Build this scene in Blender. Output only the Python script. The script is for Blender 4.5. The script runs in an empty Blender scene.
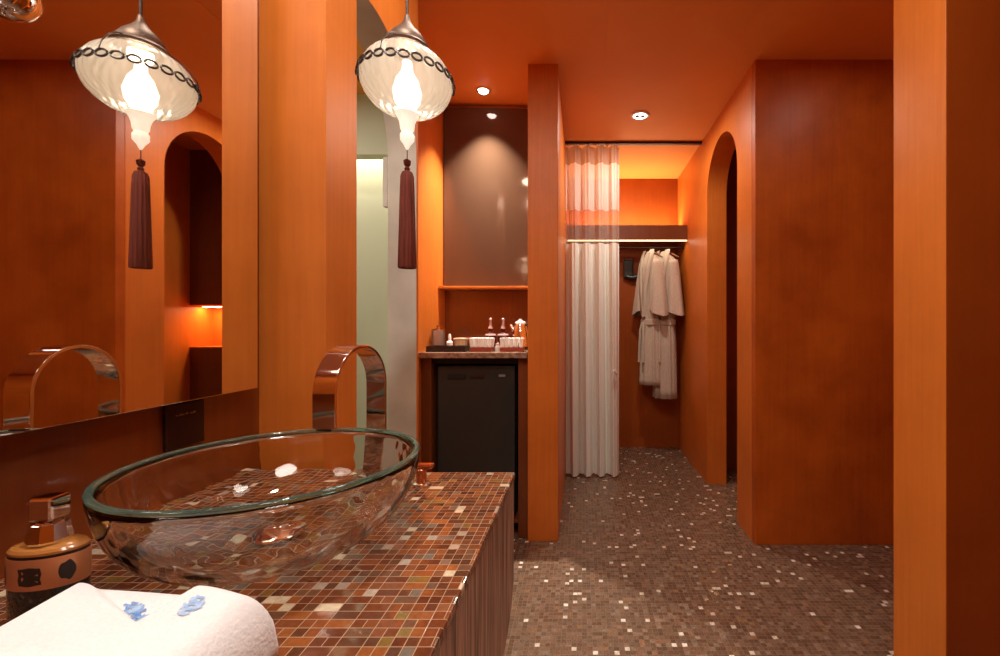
import bpy, bmesh, math, random
from mathutils import Vector, Matrix
random.seed(7)
PI = math.pi
C = bpy.context.scene.collection
sc = bpy.context.scene

# ---------------------------------------------------------------- camera, world, lights, exposure
CAMZ = 1.15
cam = bpy.data.cameras.new('camera')
cam.sensor_fit = 'HORIZONTAL'; cam.sensor_width = 36.0
cam.lens = 440 / 1000 * 36.0
cam.shift_x = -0.082; cam.shift_y = -0.002
cam.clip_start = 0.02
co = bpy.data.objects.new('camera', cam); C.objects.link(co)
co.location = (0, 0, CAMZ); co.rotation_euler = (PI/2, 0, 0)
sc.camera = co
sc.view_settings.view_transform = 'Standard'
sc.view_settings.look = 'None'
sc.view_settings.gamma = 1.0
sc.view_settings.use_curve_mapping = False
sc.view_settings.exposure = 0.0
sc.cycles.max_bounces = 12
sc.cycles.diffuse_bounces = 5
sc.cycles.transparent_max_bounces = 16
sc.cycles.sample_clamp_indirect = 6.0
w = bpy.data.worlds.new('world'); sc.world = w; w.use_nodes = True
w.node_tree.nodes['Background'].inputs[0].default_value = (1.0, 0.86, 0.72, 1)
w.node_tree.nodes['Background'].inputs[1].default_value = 0.3

def area(name, loc, power, size, color, rot=(0, 0, 0), shape='DISK', size_y=None, spread=PI):
    l = bpy.data.lights.new(name, 'AREA'); l.energy = power; l.shape = shape; l.size = size
    if size_y: l.size_y = size_y
    l.color = color; l.spread = spread
    o = bpy.data.objects.new(name, l); C.objects.link(o); o.location = loc; o.rotation_euler = rot
    return o
WARM = (1.0, 0.80, 0.58); NEUT = (1.0, 0.9, 0.78); AMBER = (1.0, 0.62, 0.28)
CEIL = 2.55
# unseen fill lights added under the ceiling, over the basin and behind the viewer
area('fill_over_basin', (-0.36, 0.62, CEIL-0.03), 14, 0.10, (1, 0.94, 0.86))
area('fill_over_basin_far', (-0.30, 1.35, CEIL-0.03), 5, 0.3, NEUT)
area('fill_over_doorway', (0.45, 0.75, CEIL-0.03), 5.0, 0.35, NEUT)
area('fill_behind', (0.1, -0.35, CEIL-0.03), 13, 0.5, NEUT)
area('light_right_bay', (1.35, 1.75, CEIL-0.03), 2, 0.1, NEUT)
# the two recessed lamps in view
area('light_corridor', (0.385, 2.92, CEIL-0.035), 13, 0.08, NEUT)
area('light_alcove', (-0.585, 2.61, CEIL-0.035), 14.5, 0.05, (1, 0.90, 0.78), spread=math.radians(82))
# closet shelf strips
area('light_shelf_top', (0.42, 4.06, 2.05), 9, 0.9, (1, 0.76, 0.46), rot=(PI, 0, 0), shape='RECTANGLE', size_y=0.03)
area('light_shelf_under', (0.42, 3.83, 1.878), 1.2, 0.9, WARM, shape='RECTANGLE', size_y=0.02)
# niche in the side room, cove in the green room
area('light_niche', (1.42, 3.60, 1.305), 3.0, 0.28, AMBER, shape='RECTANGLE', size_y=0.05)
area('light_cove', (-1.7, 2.93, 2.42), 10, 1.2, (1, 0.97, 0.86), shape='RECTANGLE', size_y=0.08)
area('light_green_room', (-1.6, 1.8, CEIL-0.03), 13, 0.3, (1, 0.95, 0.84))

# ---------------------------------------------------------------- materials
def mat(name):
    m = bpy.data.materials.new(name); m.use_nodes = True
    nt = m.node_tree
    return m, nt, nt.nodes['Principled BSDF']
def simple(name, col, rough=0.5, metal=0.0, spec=0.5, coat=0.0, trans=0.0, emit=None, es=0.0, ior=1.45):
    m, nt, b = mat(name)
    b.inputs['Base Color'].default_value = (*col, 1)
    b.inputs['Roughness'].default_value = rough
    b.inputs['Metallic'].default_value = metal
    b.inputs['Specular IOR Level'].default_value = spec
    b.inputs['Coat Weight'].default_value = coat
    b.inputs['Transmission Weight'].default_value = trans
    b.inputs['IOR'].default_value = ior
    if emit:
        b.inputs['Emission Color'].default_value = (*emit, 1); b.inputs['Emission Strength'].default_value = es
    return m
def N(nt, t, **kw):
    n = nt.nodes.new(t)
    for k, v in kw.items(): setattr(n, k, v)
    return n
def math_node(nt, op, a, b=None):
    n = N(nt, 'ShaderNodeMath', operation=op)
    for i, v in enumerate((a, b)):
        if v is None: continue
        if isinstance(v, (int, float)): n.inputs[i].default_value = v
        else: nt.links.new(v, n.inputs[i])
    return n.outputs[0]
def ramp(nt, fac, stops, interp='LINEAR'):
    r = N(nt, 'ShaderNodeValToRGB'); r.color_ramp.interpolation = interp
    els = r.color_ramp.elements
    while len(els) > 1: els.remove(els[-1])
    els[0].position = stops[0][0]; els[0].color = (*stops[0][1], 1)
    for p, c in stops[1:]:
        e = els.new(p); e.color = (*c, 1)
    nt.links.new(fac, r.inputs[0])
    return r.outputs[0]
def veneer(name, dark, light, rough=0.38, coat=0.15, grain=0.3, scale=1.0, spec=0.25):
    m, nt, b = mat(name)
    geo = N(nt, 'ShaderNodeNewGeometry')
    mp = N(nt, 'ShaderNodeMapping'); mp.inputs['Scale'].default_value = (22*scale, 22*scale, 0.9*scale)
    nt.links.new(geo.outputs['Position'], mp.inputs[0])
    n1 = N(nt, 'ShaderNodeTexNoise'); n1.inputs['Scale'].default_value = 3; n1.inputs['Detail'].default_value = 6
    nt.links.new(mp.outputs[0], n1.inputs['Vector'])
    n2 = N(nt, 'ShaderNodeTexNoise'); n2.inputs['Scale'].default_value = 2.3; n2.inputs['Detail'].default_value = 5
    n2.inputs['Roughness'].default_value = 0.62
    nt.links.new(geo.outputs['Position'], n2.inputs['Vector'])
    f = math_node(nt, 'ADD', math_node(nt, 'MULTIPLY', n1.outputs[0], grain), math_node(nt, 'MULTIPLY', n2.outputs[0], 1-grain))
    col = ramp(nt, f, [(0.33, dark), (0.66, light)])
    nt.links.new(col, b.inputs['Base Color'])
    b.inputs['Specular IOR Level'].default_value = spec
    b.inputs['Roughness'].default_value = rough; b.inputs['Coat Weight'].default_value = coat
    b.inputs['Coat Roughness'].default_value = 0.12
    bp = N(nt, 'ShaderNodeBump'); bp.inputs['Strength'].default_value = 0.04; bp.inputs['Distance'].default_value = 0.01
    nt.links.new(n1.outputs[0], bp.inputs['Height']); nt.links.new(bp.outputs[0], b.inputs['Normal'])
    return m
def mosaic(name, size, grout_w, palette, grout, rough=(0.08, 0.35), tilt=0.25, merge=0.35, tones=0.35):
    """small glass tiles: a random colour per tile, pale joints, and a slightly different tilt of every tile"""
    m, nt, b = mat(name)
    geo = N(nt, 'ShaderNodeNewGeometry')
    sep = N(nt, 'ShaderNodeSeparateXYZ'); nt.links.new(geo.outputs['Position'], sep.inputs[0])
    u = math_node(nt, 'DIVIDE', sep.outputs[0], size); v = math_node(nt, 'DIVIDE', sep.outputs[1], size)
    fv = math_node(nt, 'FLOOR', v)
    # some rows of double-length tiles
    fu2 = math_node(nt, 'FLOOR', math_node(nt, 'MULTIPLY', u, 0.5))
    comb0 = N(nt, 'ShaderNodeCombineXYZ'); nt.links.new(fu2, comb0.inputs[0]); nt.links.new(fv, comb0.inputs[1]); comb0.inputs[2].default_value = 5
    wn0 = N(nt, 'ShaderNodeTexWhiteNoise'); nt.links.new(comb0.outputs[0], wn0.inputs[0])
    pick = math_node(nt, 'LESS_THAN', wn0.outputs['Value'], merge)
    sc_u = math_node(nt, 'SUBTRACT', 1.0, math_node(nt, 'MULTIPLY', pick, 0.5))
    uu = math_node(nt, 'MULTIPLY', u, sc_u)
    fu = math_node(nt, 'FLOOR', uu)
    cx = math_node(nt, 'SUBTRACT', uu, fu); cy = math_node(nt, 'SUBTRACT', v, fv)
    comb = N(nt, 'ShaderNodeCombineXYZ'); nt.links.new(fu, comb.inputs[0]); nt.links.new(fv, comb.inputs[1]); nt.links.new(pick, comb.inputs[2])
    wn = N(nt, 'ShaderNodeTexWhiteNoise'); nt.links.new(comb.outputs[0], wn.inputs[0])
    big = N(nt, 'ShaderNodeTexNoise'); big.inputs['Scale'].default_value = 5.0; big.inputs['Detail'].default_value = 2
    nt.links.new(geo.outputs['Position'], big.inputs['Vector'])
    col = ramp(nt, wn.outputs['Value'], palette, 'CONSTANT')
    # joints
    gw = grout_w / size
    ex = math_node(nt, 'ABSOLUTE', math_node(nt, 'SUBTRACT', cx, 0.5)); ey = math_node(nt, 'ABSOLUTE', math_node(nt, 'SUBTRACT', cy, 0.5))
    gx = math_node(nt, 'GREATER_THAN', ex, math_node(nt, 'SUBTRACT', 0.5, math_node(nt, 'MULTIPLY', sc_u, gw/2)))
    gy = math_node(nt, 'GREATER_THAN', ey, 0.5 - gw/2)
    g = math_node(nt, 'MAXIMUM', gx, gy)
    # glass veining within the tile
    vein = N(nt, 'ShaderNodeTexNoise'); vein.inputs['Scale'].default_value = 160; vein.inputs['Detail'].default_value = 3
    nt.links.new(geo.outputs['Position'], vein.inputs['Vector'])
    tone = math_node(nt, 'ADD', math_node(nt, 'MULTIPLY', vein.outputs[0], tones), 1 - tones*0.5)
    mx0 = N(nt, 'ShaderNodeVectorMath', operation='SCALE'); nt.links.new(col, mx0.inputs[0]); nt.links.new(tone, mx0.inputs['Scale'])
    mx = N(nt, 'ShaderNodeMix', data_type='RGBA'); nt.links.new(g, mx.inputs[0]); nt.links.new(mx0.outputs[0], mx.inputs[6])
    mx.inputs[7].default_value = (*grout, 1)
    nt.links.new(mx.outputs[2], b.inputs['Base Color'])
    rr = math_node(nt, 'ADD', rough[0], math_node(nt, 'MULTIPLY', g, 0.4))
    nt.links.new(rr, b.inputs['Roughness'])
    b.inputs['Specular IOR Level'].default_value = 0.6
    # tilt: a random plane per tile
    sw = N(nt, 'ShaderNodeSeparateColor'); nt.links.new(wn.outputs['Color'], sw.inputs[0])
    h = math_node(nt, 'ADD', math_node(nt, 'MULTIPLY', math_node(nt, 'SUBTRACT', sw.outputs[0], 0.5), cx),
                  math_node(nt, 'MULTIPLY', math_node(nt, 'SUBTRACT', sw.outputs[1], 0.5), cy))
    h = math_node(nt, 'SUBTRACT', h, math_node(nt, 'MULTIPLY', g, 0.3))
    bp = N(nt, 'ShaderNodeBump'); bp.inputs['Strength'].default_value = tilt; bp.inputs['Distance'].default_value = size*0.5
    nt.links.new(h, bp.inputs['Height']); nt.links.new(bp.outputs[0], b.inputs['Normal'])
    return m
def noisy(name, c1, c2, scale, rough=0.8, stretch=(1, 1, 1), bump=0.1, detail=4, sheen=0.0, spec=0.3):
    m, nt, b = mat(name)
    tc = N(nt, 'ShaderNodeTexCoord'); mp = N(nt, 'ShaderNodeMapping'); mp.inputs['Scale'].default_value = stretch
    nt.links.new(tc.outputs['Object'], mp.inputs[0])
    n1 = N(nt, 'ShaderNodeTexNoise'); n1.inputs['Scale'].default_value = scale; n1.inputs['Detail'].default_value = detail
    nt.links.new(mp.outputs[0], n1.inputs['Vector'])
    nt.links.new(ramp(nt, n1.outputs[0], [(0.3, c1), (0.7, c2)]), b.inputs['Base Color'])
    b.inputs['Roughness'].default_value = rough; b.inputs['Sheen Weight'].default_value = sheen
    b.inputs['Specular IOR Level'].default_value = spec
    bp = N(nt, 'ShaderNodeBump'); bp.inputs['Strength'].default_value = bump; bp.inputs['Distance'].default_value = 0.005
    nt.links.new(n1.outputs[0], bp.inputs['Height']); nt.links.new(bp.outputs[0], b.inputs['Normal'])
    return m
M = {}
M['veneer'] = veneer('orange_veneer', (0.50, 0.130, 0.016), (0.66, 0.185, 0.026), rough=0.42, coat=0)
M['veneer_red'] = veneer('red_brown_veneer', (0.31, 0.056, 0.004), (0.53, 0.115, 0.010), rough=0.42, coat=0, grain=0.18)
M['veneer_gloss'] = veneer('glossy_veneer', (0.15, 0.030, 0.006), (0.22, 0.048, 0.009), rough=0.10, coat=0.6, spec=0.5)
M['veneer_shaded'] = veneer('shaded_veneer', (0.22, 0.042, 0.004), (0.30, 0.060, 0.006), rough=0.35, coat=0, grain=0.15)  # shade put into the colour, for the partition face turned from the light
M['veneer_dark'] = veneer('dark_veneer', (0.13, 0.035, 0.010), (0.20, 0.055, 0.015), rough=0.35)
M['plaster'] = noisy('orange_plaster', (0.78, 0.30, 0.068), (0.82, 0.325, 0.078), 3, rough=0.6, bump=0.02, spec=0.2)
M['cream'] = noisy('cream_plaster', (0.50, 0.46, 0.40), (0.66, 0.62, 0.54), 6, rough=0.6, bump=0.05)
M['green'] = simple('pale_green_paint', (0.58, 0.565, 0.42), 0.7)
M['mirror'] = simple('mirror_silver', (0.86, 0.84, 0.80), 0.015, 1.0)
M['mirror_tint'] = simple('smoked_mirror', (0.125, 0.068, 0.040), 0.06, 0.40, spec=0.7, coat=0.2)
M['chrome'] = simple('chrome', (0.82, 0.80, 0.78), 0.06, 1.0)
M['bronze'] = simple('bronze', (0.15, 0.10, 0.075), 0.5, 0.8)
M['dark_metal'] = simple('dark_metal', (0.05, 0.035, 0.03), 0.4, 0.6)
M['black_gloss'] = simple('black_gloss', (0.012, 0.011, 0.010), 0.12, coat=0.5)
M['black_satin'] = simple('black_satin', (0.026, 0.029, 0.026), 0.28)
M['gasket'] = simple('black_rubber', (0.006, 0.006, 0.006), 0.7)
M['grey_mark'] = simple('grey_print', (0.25, 0.25, 0.24), 0.5)
M['gold_mark'] = simple('gold_print', (0.35, 0.22, 0.08), 0.4, 0.8)
M['white_metal'] = simple('white_enamel', (0.8, 0.76, 0.7), 0.35)
M['copper'] = simple('copper_label', (0.60, 0.25, 0.11), 0.4, 0.55)
M['copper_metal'] = simple('copper_metal', (0.70, 0.27, 0.13), 0.2, 1.0)
M['amber'] = simple('amber_plastic', (0.42, 0.17, 0.04), 0.2, coat=0.4)
M['lens'] = simple('lamp_lens', (0.9, 0.9, 0.9), 0.4, emit=(1, 0.92, 0.82), es=6)
M['lens_cool'] = simple('lamp_lens_bright', (0.9, 0.9, 0.9), 0.4, emit=(0.92, 0.95, 1.0), es=14)
M['bulb'] = simple('bulb_glow', (1, 1, 1), 0.4, emit=(1, 0.86, 0.66), es=7)
M['led'] = simple('led_strip', (1, 1, 1), 0.4, emit=(1, 0.70, 0.36), es=2.2)
M['tassel'] = noisy('tassel_thread', (0.10, 0.018, 0.010), (0.20, 0.040, 0.022), 30, 0.8, (6, 6, 0.3), 0.5)
M['towel'] = noisy('towel_terry', (0.82, 0.84, 0.85), (0.88, 0.90, 0.91), 260, 0.95, bump=0.25, sheen=0.3)
M['blue'] = noisy('blue_embroidery', (0.06, 0.19, 0.55), (0.45, 0.62, 0.85), 90, 0.9, bump=0.3)
M['pale_blue'] = noisy('pale_blue_embroidery', (0.28, 0.47, 0.80), (0.62, 0.74, 0.90), 90, 0.9, bump=0.3)
M['robe'] = noisy('robe_waffle', (0.47, 0.39, 0.30), (0.58, 0.49, 0.39), 160, 0.95, (1, 1, 0.25), 0.3, sheen=0.2)
M['robe_trim'] = simple('robe_seam', (0.52, 0.44, 0.35), 0.9)
M['white'] = simple('white_paper', (0.85, 0.82, 0.76), 0.6)
M['red_box'] = simple('red_lacquer', (0.28, 0.05, 0.025), 0.35)
M['beige'] = noisy('beige_card', (0.60, 0.42, 0.24), (0.75, 0.56, 0.36), 40, 0.6)
M['pattern_cup'] = noisy('marbled_card', (0.20, 0.14, 0.06), (0.72, 0.58, 0.34), 60, 0.5)
M['wine_glass'] = simple('dark_bottle_glass', (0.06, 0.008, 0.006), 0.06, coat=0.6)
M['stopper'] = simple('stopper_glass', (0.55, 0.38, 0.36), 0.12, 0.3)
M['stone'] = noisy('brown_stone', (0.14, 0.075, 0.045), (0.42, 0.27, 0.18), 45, 0.15, bump=0.03, spec=0.6)
M['vanity_wood'] = None
M['floor'] = mosaic('floor_mosaic', 0.019, 0.0016,
    [(0, (0.145, 0.085, 0.050)), (0.25, (0.185, 0.112, 0.068)), (0.5, (0.215, 0.135, 0.085)), (0.72, (0.165, 0.104, 0.070)),
     (0.86, (0.25, 0.175, 0.120)), (0.95, (0.27, 0.15, 0.07)), (0.972, (0.70, 0.62, 0.50)), (0.988, (0.85, 0.80, 0.70))],
    (0.17, 0.115, 0.080), rough=(0.16, 0.4), tilt=0.45, merge=0.10, tones=2.0)
M['counter'] = mosaic('counter_mosaic', 0.0150, 0.0010,
    [(0, (0.125, 0.036, 0.016)), (0.2, (0.165, 0.048, 0.018)), (0.38, (0.21, 0.062, 0.022)), (0.54, (0.10, 0.036, 0.018)),
     (0.66, (0.27, 0.085, 0.024)), (0.76, (0.15, 0.070, 0.038)), (0.87, (0.21, 0.12, 0.03)), (0.91, (0.17, 0.13, 0.10)), (0.957, (0.66, 0.55, 0.38)), (0.98, (0.40, 0.33, 0.26))],
    (0.42, 0.28, 0.17), rough=(0.10, 0.4), tilt=0.30, merge=0.35, tones=0.8)
def ribbed_wood():
    m, nt, b = mat('ribbed_brown_wood')
    geo = N(nt, 'ShaderNodeNewGeometry'); mp = N(nt, 'ShaderNodeMapping'); mp.inputs['Scale'].default_value = (1, 60, 2.2)
    nt.links.new(geo.outputs['Position'], mp.inputs[0])
    n1 = N(nt, 'ShaderNodeTexNoise'); n1.inputs['Scale'].default_value = 2.4; n1.inputs['Detail'].default_value = 5
    nt.links.new(mp.outputs[0], n1.inputs['Vector'])
    nt.links.new(ramp(nt, n1.outputs[0], [(0.34, (0.09, 0.05, 0.030)), (0.5, (0.36, 0.225, 0.155)), (0.66, (0.62, 0.46, 0.34))]), b.inputs['Base Color'])
    b.inputs['Roughness'].default_value = 0.4
    bp = N(nt, 'ShaderNodeBump'); bp.inputs['Strength'].default_value = 0.4; bp.inputs['Distance'].default_value = 0.004
    nt.links.new(n1.outputs[0], bp.inputs['Height']); nt.links.new(bp.outputs[0], b.inputs['Normal'])
    return m
M['vanity_wood'] = ribbed_wood()
def glass_mat(name, col, ior=1.48, wav=0.0, wscale=18):
    m, nt, b = mat(name)
    b.inputs['Base Color'].default_value = (*col, 1); b.inputs['Transmission Weight'].default_value = 1.0
    b.inputs['Roughness'].default_value = 0.0; b.inputs['IOR'].default_value = ior
    if wav:
        tc = N(nt, 'ShaderNodeTexCoord'); n1 = N(nt, 'ShaderNodeTexNoise'); n1.inputs['Scale'].default_value = wscale; n1.inputs['Detail'].default_value = 1.5
        nt.links.new(tc.outputs['Object'], n1.inputs['Vector'])
        bp = N(nt, 'ShaderNodeBump'); bp.inputs['Strength'].default_value = wav; bp.inputs['Distance'].default_value = 0.01
        nt.links.new(n1.outputs[0], bp.inputs['Height']); nt.links.new(bp.outputs[0], b.inputs['Normal'])
    return m
M['bowl_glass'] = glass_mat('basin_glass', (0.97, 0.985, 0.97), 1.45, 0.30, 17)
M['rim_glass'] = simple('green_edge_glass', (0.34, 0.60, 0.50), 0.03, trans=0.9, ior=1.45)
M['clear_glass'] = glass_mat('clear_glass', (0.95, 0.95, 0.93))
def thin(name, col, alpha, trans_mix=0.5, rough=0.9):
    """cloth or frosted glass: part see-through, part diffuse with light shining through"""
    m = bpy.data.materials.new(name); m.use_nodes = True; nt = m.node_tree; nt.nodes.clear()
    out = N(nt, 'ShaderNodeOutputMaterial')
    d = N(nt, 'ShaderNodeBsdfDiffuse'); d.inputs[0].default_value = (*col, 1)
    t = N(nt, 'ShaderNodeBsdfTranslucent'); t.inputs[0].default_value = (*col, 1)
    a = N(nt, 'ShaderNodeMixShader'); a.inputs[0].default_value = trans_mix
    nt.links.new(d.outputs[0], a.inputs[1]); nt.links.new(t.outputs[0], a.inputs[2])
    tr = N(nt, 'ShaderNodeBsdfTransparent'); x = N(nt, 'ShaderNodeMixShader'); x.inputs[0].default_value = alpha
    nt.links.new(tr.outputs[0], x.inputs[1]); nt.links.new(a.outputs[0], x.inputs[2])
    last = x.outputs[0]
    if rough < 0.9:
        g = N(nt, 'ShaderNodeBsdfGlossy'); g.inputs['Roughness'].default_value = rough
        fr = N(nt, 'ShaderNodeFresnel'); fr.inputs[0].default_value = 1.45
        y = N(nt, 'ShaderNodeMixShader'); nt.links.new(fr.outputs[0], y.inputs[0]); nt.links.new(last, y.inputs[1]); nt.links.new(g.outputs[0], y.inputs[2])
        last = y.outputs[0]
    nt.links.new(last, out.inputs[0])
    return m
M['shade'] = thin('pleated_white_glass', (0.62, 0.56, 0.49), 0.60, 0.5, 0.12)
M['sheer'] = thin('sheer_cloth', (0.90, 0.86, 0.80), 0.85, 0.5)
M['net'] = thin('net_cloth', (0.86, 0.78, 0.70), 0.34, 0.5)
M['drape'] = thin('curtain_cloth', (0.88, 0.90, 0.83), 0.98, 0.12)
M['tape'] = thin('curtain_tape', (0.55, 0.40, 0.32), 0.85, 0.4)

# ---------------------------------------------------------------- mesh helpers
def box(bm, x0, x1, y0, y1, z0, z1):
    vs = [bm.verts.new((x, y, z)) for x in (x0, x1) for y in (y0, y1) for z in (z0, z1)]
    for f in ((0, 1, 3, 2), (4, 6, 7, 5), (0, 4, 5, 1), (2, 3, 7, 6), (0, 2, 6, 4), (1, 5, 7, 3)):
        bm.faces.new([vs[i] for i in f])
    return vs
def prism(bm, pts, axis, a0, a1):
    """closed polygon pts, extruded along an axis: 'x' pts are (y,z); 'y' pts are (x,z); 'z' pts are (x,y)"""
    def P(p, a):
        return {'x': (a, p[0], p[1]), 'y': (p[0], a, p[1]), 'z': (p[0], p[1], a)}[axis]
    A = [bm.verts.new(P(p, a0)) for p in pts]; B = [bm.verts.new(P(p, a1)) for p in pts]
    n = len(pts); bm.faces.new(A); bm.faces.new(B[::-1])
    for i in range(n):
        bm.faces.new((A[i], B[i], B[(i+1) % n], A[(i+1) % n]))
def lathe(bm, prof, seg=32, sx=1.0, sy=1.0, cx=0, cy=0, closed=False, pleat=None):
    rings = []
    for r, z in prof:
        if r < 1e-6: rings.append([bm.verts.new((cx, cy, z))])
        else:
            ring = []
            for i in range(seg):
                a = 2*PI*i/seg; k = r*(pleat(a, z) if pleat else 1)
                ring.append(bm.verts.new((cx+k*sx*math.cos(a), cy+k*sy*math.sin(a), z)))
            rings.append(ring)
    pairs = list(zip(rings[:-1], rings[1:]))
    if closed: pairs.append((rings[-1], rings[0]))
    for A, B in pairs:
        if len(A) == 1 and len(B) == 1: continue
        for i in range(seg):
            j = (i+1) % seg
            if len(A) == 1: bm.faces.new((A[0], B[j], B[i]))
            elif len(B) == 1: bm.faces.new((A[i], A[j], B[0]))
            else: bm.faces.new((A[i], A[j], B[j], B[i]))
    if not closed:
        for R, flip in ((rings[0], True), (rings[-1], False)):
            if len(R) > 1: bm.faces.new(R[::-1] if flip else R)
def tube(bm, pts, r, seg=10, closed=False):
    pts = [Vector(p) for p in pts]; rings = []; n = len(pts)
    for i, p in enumerate(pts):
        if closed: t = pts[(i+1) % n] - pts[i-1]
        else: t = pts[min(i+1, n-1)] - pts[max(i-1, 0)]
        t.normalize()
        ref = Vector((0, 0, 1)) if abs(t.z) < 0.9 else Vector((1, 0, 0))
        a = t.cross(ref).normalized(); b = t.cross(a)
        rr = r[i] if isinstance(r, (list, tuple)) else r
        rings.append([bm.verts.new(p + a*rr*math.cos(2*PI*k/seg) + b*rr*math.sin(2*PI*k/seg)) for k in range(seg)])
    for i in range(n if closed else n-1):
        A, B = rings[i], rings[(i+1) % n]
        for k in range(seg):
            bm.faces.new((A[k], A[(k+1) % seg], B[(k+1) % seg], B[k]))
    if not closed: bm.faces.new(rings[0][::-1]); bm.faces.new(rings[-1])
def obj(name, bm, m, parent=None, smooth=False, bevel=0, loc=None, rot=None, mats=None, facemat=None, subsurf=0):
    bmesh.ops.recalc_face_normals(bm, faces=bm.faces[:])
    if facemat:
        for f in bm.faces: f.material_index = facemat(f)
    me = bpy.data.meshes.new(name); bm.to_mesh(me); bm.free()
    for mm in (mats or [m]): me.materials.append(mm)
    if smooth:
        me.polygons.foreach_set('use_smooth', [True]*len(me.polygons))
        if smooth != 'all': me.set_sharp_from_angle(angle=math.radians(38))
    o = bpy.data.objects.new(name, me); C.objects.link(o)
    if parent: o.parent = parent
    if loc: o.location = loc
    if rot: o.rotation_euler = rot
    if bevel:
        md = o.modifiers.new('bevel', 'BEVEL'); md.width = bevel; md.segments = 2; md.limit_method = 'ANGLE'
    if subsurf:
        md = o.modifiers.new('sub', 'SUBSURF'); md.levels = subsurf; md.render_levels = subsurf
    return o
def B(): return bmesh.new()
def boxo(name, m, parent, dims, bevel=0.002, **kw):
    bm = B(); box(bm, *dims); return obj(name, bm, m, parent, bevel=bevel, **kw)
def latheo(name, m, parent, prof, **kw):
    sm = kw.pop('smooth', True); loc = kw.pop('loc', None); rot = kw.pop('rot', None)
    bm = B(); lathe(bm, prof, **kw); return obj(name, bm, m, parent, smooth=sm, loc=loc, rot=rot)
def tag(o, label, cat, group=None):
    o['label'] = label; o['category'] = cat
    if group: o['group'] = group
    return o
def thing(name, label, cat, loc, group=None, rotz=0):
    o = bpy.data.objects.new(name, None); C.objects.link(o); o.location = loc; o.rotation_euler = (0, 0, rotz)
    o.empty_display_size = 0.05
    return tag(o, label, cat, group)
def struct(name, bm, m, **kw):
    o = obj(name, bm, m, **kw); o['kind'] = 'structure'; return o
def sbox(name, m, *dims, **kw):
    bm = B(); box(bm, *dims); return struct(name, bm, m, **kw)

# ---------------------------------------------------------------- the setting
V = M['veneer']
sbox('floor', M['floor'], -2.45, 1.95, -0.8, 4.3, -0.06, 0)
sbox('ceiling', M['plaster'], -2.45, 1.95, -0.8, 4.3, CEIL, CEIL+0.06)
sbox('trim_1', M['plaster'], 0.115, 0.77, 1.80, 2.435, CEIL-0.0035, CEIL, bevel=0.001)
sbox('wall_left', M['veneer_gloss'], -0.907, -0.807, -0.8, 1.10, 0, CEIL)
def arch_pts(y0, y1, h0, h1, spring, r, seg=28):
    """wall outline with an arched opening h0..h1 that reaches the floor"""
    c = (h0+h1)/2
    pts = [(y0, 0), (h0, 0), (h0, spring)]
    for i in range(1, seg):
        a = PI - PI*i/seg; pts.append((c + r*math.cos(a), spring + r*math.sin(a)))
    pts += [(h1, spring), (h1, 0), (y1, 0), (y1, CEIL), (y0, CEIL)]
    return pts
def arch_wall(name, y0, y1, h0, h1, spring, x0, x1, mats, fm):
    r = (h1-h0)/2; c = (h0+h1)/2; seg = 28
    bm = B()
    # three solids sharing seams would show lines, so build the outline as strips
    arc = [(c - r*math.cos(PI*i/seg), spring + r*math.sin(PI*i/seg)) for i in range(seg+1)]
    def face(ps):
        A = [bm.verts.new((x0, *p)) for p in ps]; bm.faces.new(A)
        D = [bm.verts.new((x1, *p)) for p in ps]; bm.faces.new(D[::-1])
    face([(y0, 0), (h0, 0), (h0, spring), (h0, CEIL), (y0, CEIL)])
    face([(h1, 0), (y1, 0), (y1, CEIL), (h1, CEIL), (h1, spring)])
    for a, b_ in zip(arc[:-1], arc[1:]):
        face([a, b_, (b_[0], CEIL), (a[0], CEIL)])
    loop = [(h0, 0)] + arc + [(h1, 0)]
    def strip(ps):
        for a, b_ in zip(ps[:-1], ps[1:]):
            bm.faces.new([bm.verts.new(v) for v in ((x0, *a), (x1, *a), (x1, *b_), (x0, *b_))])
    strip(loop); strip([(y0, 0), (y0, CEIL)]); strip([(y1, 0), (y1, CEIL)]); strip([(y0, CEIL), (y1, CEIL)])
    bmesh.ops.remove_doubles(bm, verts=bm.verts[:], dist=1e-5)
    return struct(name, bm, None, mats=mats, facemat=fm, smooth=True)
# left partition with the cream-lined arch to the green room
def fm_left(f):
    n = f.normal; c = f.calc_center_median()
    if n.x > 0.9: return 0
    if n.x < -0.9: return 2
    if c.y > 1.705 or c.y < 1.11: return 0
    return 1
bm = B(); AC, AR, AS = 1.36, 0.34, 1.79
arc = [(AC + AR*math.cos(t_), AS + AR*math.sin(t_)) for t_ in [math.radians(108.9 - 108.9*i/26) for i in range(27)]]
def quad(*v): bm.faces.new([bm.verts.new(p) for p in v])
for x_ in (-0.75, -0.64):
    for p, q in zip(arc[:-1], arc[1:]): quad((x_, *p), (x_, *q), (x_, q[0], CEIL), (x_, p[0], CEIL))
    quad((x_, 1.70, 0), (x_, 1.716, 0), (x_, 1.716, CEIL), (x_, 1.70, CEIL), (x_, 1.70, AS))
for p, q in zip(arc[:-1] + [arc[-1]], arc[1:] + [(1.70, 0)]): quad((-0.75, *p), (-0.75, *q), (-0.64, *q), (-0.64, *p))
quad((-0.75, 1.716, 0), (-0.64, 1.716, 0), (-0.64, 1.716, CEIL), (-0.75, 1.716, CEIL))
quad((-0.75, arc[0][0], CEIL), (-0.64, arc[0][0], CEIL), (-0.64, 1.716, CEIL), (-0.75, 1.716, CEIL))
quad((-0.75, *arc[0]), (-0.64, *arc[0]), (-0.64, arc[0][0], CEIL), (-0.75, arc[0][0], CEIL))
bmesh.ops.remove_doubles(bm, verts=bm.verts[:], dist=1e-5)
struct('wall_left_arch', bm, None, mats=[V, M['cream'], M['green']], facemat=fm_left, smooth=True)
sbox('wall_left_pier', V, -0.907, -0.64, 1.10, 1.2495, 0, CEIL)
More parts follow.
